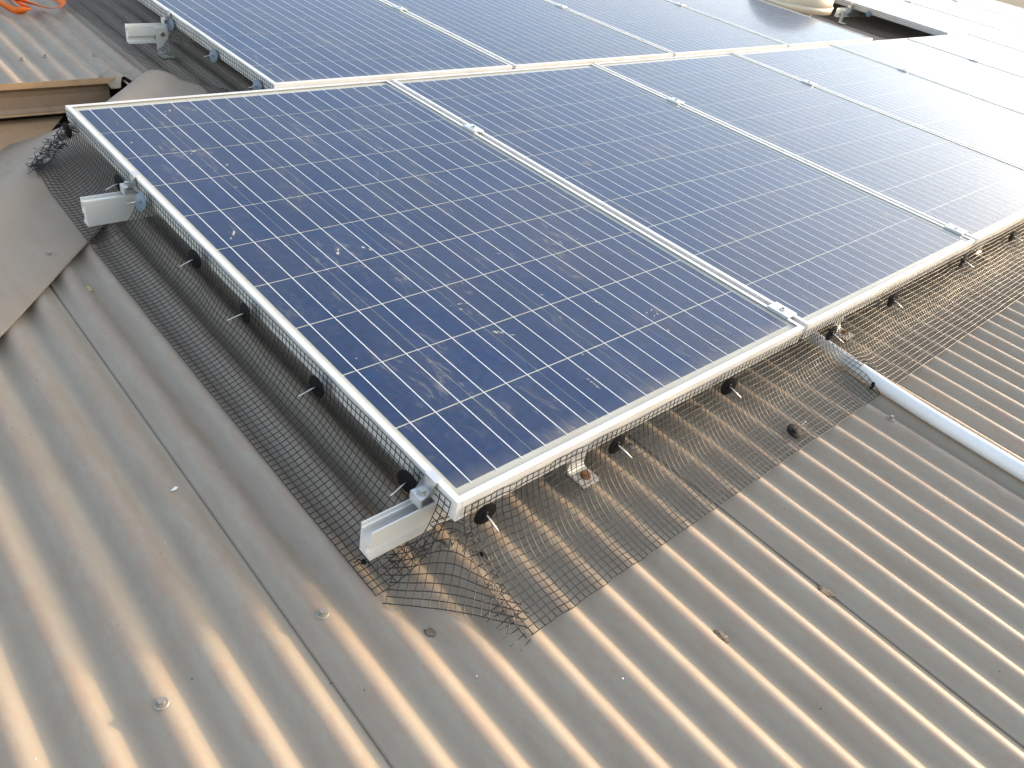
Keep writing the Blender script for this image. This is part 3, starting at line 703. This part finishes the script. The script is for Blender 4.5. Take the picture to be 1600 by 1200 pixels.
# ------------------------------------------------------------------ roof screws and debris
def screw(u, v, n_, label):
    c = thing('roof_screw', label, 'screw', (u, v, n_), 'screws fixing the roof sheets')
    MB().cyl((0, 0, 0), (0, 0, 1), .0092, .0016, 20, .0080).build('washer', SCREW, c)
    mb = MB().cyl((0, 0, .0016), (0, 0, 1), .0058, .0012, 16); hexhead(mb, (0, 0, .0028), .0046, .005); mb.build('head', SCREW, c)
ct = N_MID + AMP + .0015
screw(crest(-3), .030, ct + .001, 'roof screw on the crest left of the corner mesh patch')
screw(crest(-6), .028, ct, 'roof screw near the lower left corner of the picture')
screw(crest(0), .030, ct, 'roof screw seen through the corner mesh patch')
screw(crest(6), .030, ct, 'roof screw under the front mesh between its second and third clips')
screw(crest(9), .030, ct, 'roof screw under the front mesh beside its third clip')
screw(crest(14), -.232, ct, 'lone roof screw left of the white conduit')
screw(-.212, 1.14, -.1295, 'painted screw in the flat of the hip cap')
screw(crest(2), 2.46, ct, 'roof screw on the upper left roof beside the eave')
screw(crest(1), 2.44, ct, 'roof screw nearest the left picture edge on the upper roof')
screw(crest(4), 2.45, ct, 'roof screw on the upper left roof beside the mesh')
def lump(u, v, r, m, label, name='leaf_scrap', cat='debris', flat=.45, n_=None, el=1.0):
    bm = bmesh.new(); bmesh.ops.create_icosphere(bm, subdivisions=3, radius=1)
    sd_ = random.random() * 50
    for x in bm.verts:
        k = 1 + .55 * noise.noise(x.co * 1.7 + Vector((sd_, 0, 0))) + .25 * noise.noise(x.co * 4 + Vector((0, sd_, 0)))
        x.co = Vector((x.co.x * k * r * el, x.co.y * k * r, max(-.15, x.co.z) * k * r * flat))
    me = bpy.data.meshes.new(name); bm.to_mesh(me); bm.free(); me.materials.append(m); me.polygons.foreach_set('use_smooth', [True] * len(me.polygons))
    o = new_obj(name, me); place(o, (u, v, (corr(u) + .003) if n_ is None else n_), random.random() * 6); tag(o, label, cat)
lump(.509, -.397, .0085, DEBRIS, 'small dry leaf scrap beside the lap line at lower right', el=1.5)
lump(.283, -.340, .0080, DEBRIS, 'small brown scrap on the roof below the front mesh', el=1.6)
lump(-.181, 1.009, .0055, BRASS, 'small brassy scrap on the roof just below the hip cap', el=2.0)
lump(-.271, .365, .0030, WHITE, 'tiny white chip on the roof left of the near panel', el=2.0)
lump(-.085, -.075, .006, DEBRIS, 'dark speck of debris under the corner mesh patch', el=1.3)
lump(-.075, -.17, .0013, WHITE, 'tiny white fleck on a corrugation at the bottom', el=1.3)
lump(.09, -.30, .0013, WHITE, 'tiny white fleck on the roof at lower middle', el=1.2)
# dried droppings on the first panel
def splat(u, v, r, label, n, el=1.0, spread=2.6):
    mb = MB(); rnd = random.Random(hash((u, v)) & 0xffff); ang = rnd.random() * 3
    for k in range(n):
        a = rnd.gauss(0, 1) * r * spread; c = rnd.gauss(0, .6) * r * spread / el
        du, dv = a * math.cos(ang) - c * math.sin(ang), a * math.sin(ang) + c * math.cos(ang)
        rr = r * rnd.uniform(.12, .42) if k else r * .6; m = 9; e = rnd.uniform(1.3, 4.2); an = ang + rnd.gauss(0, .3)
        rim = []
        for i in range(m):
            t = 2 * math.pi * i / m; q = rr * rnd.uniform(.4, 1.1); x, y = q * e * math.cos(t), q * math.sin(t)
            rim.append((du + x * math.cos(an) - y * math.sin(an), dv + x * math.sin(an) + y * math.cos(an), 0))
        mb.add([(x, y, z) for x, y, z in rim] + [(du, dv, .0007)], [(i, (i + 1) % m, m) for i in range(m)])
    o = mb.build('dried_dropping', DROP, base=(u, v, -.0021)); tag(o, label, 'dropping', 'dried droppings on the near panel')
splat(.354, .31, .0042, 'large scratchy white dropping smear on the lower part of the near panel', 16, 2.5)
splat(.335, .43, .0042, 'white dropping with scattered flecks just above the large smear', 9, 3.0)
splat(.298, .70, .0055, 'round white dropping in the middle of the near panel', 3)
splat(.235, .722, .0060, 'pale brown dropping left of the round white one', 4, 2.0, 1.6)
splat(.07, .86, .0048, 'small orange brown spot near the left frame of the near panel', 3)
splat(.70, .21, .0045, 'white fleck near the lower right of the near panel', 5)
splat(.62, .30, .0035, 'faint dropping at the lower right of the near panel', 6)
splat(.17, 1.28, .0042, 'white dropping near the upper left of the near panel', 4)
splat(.22, 1.54, .0042, 'small white spot at the top of the near panel', 4)
splat(.40, .10, .0040, 'faint smear at the bottom of the near panel', 10, 2.0)
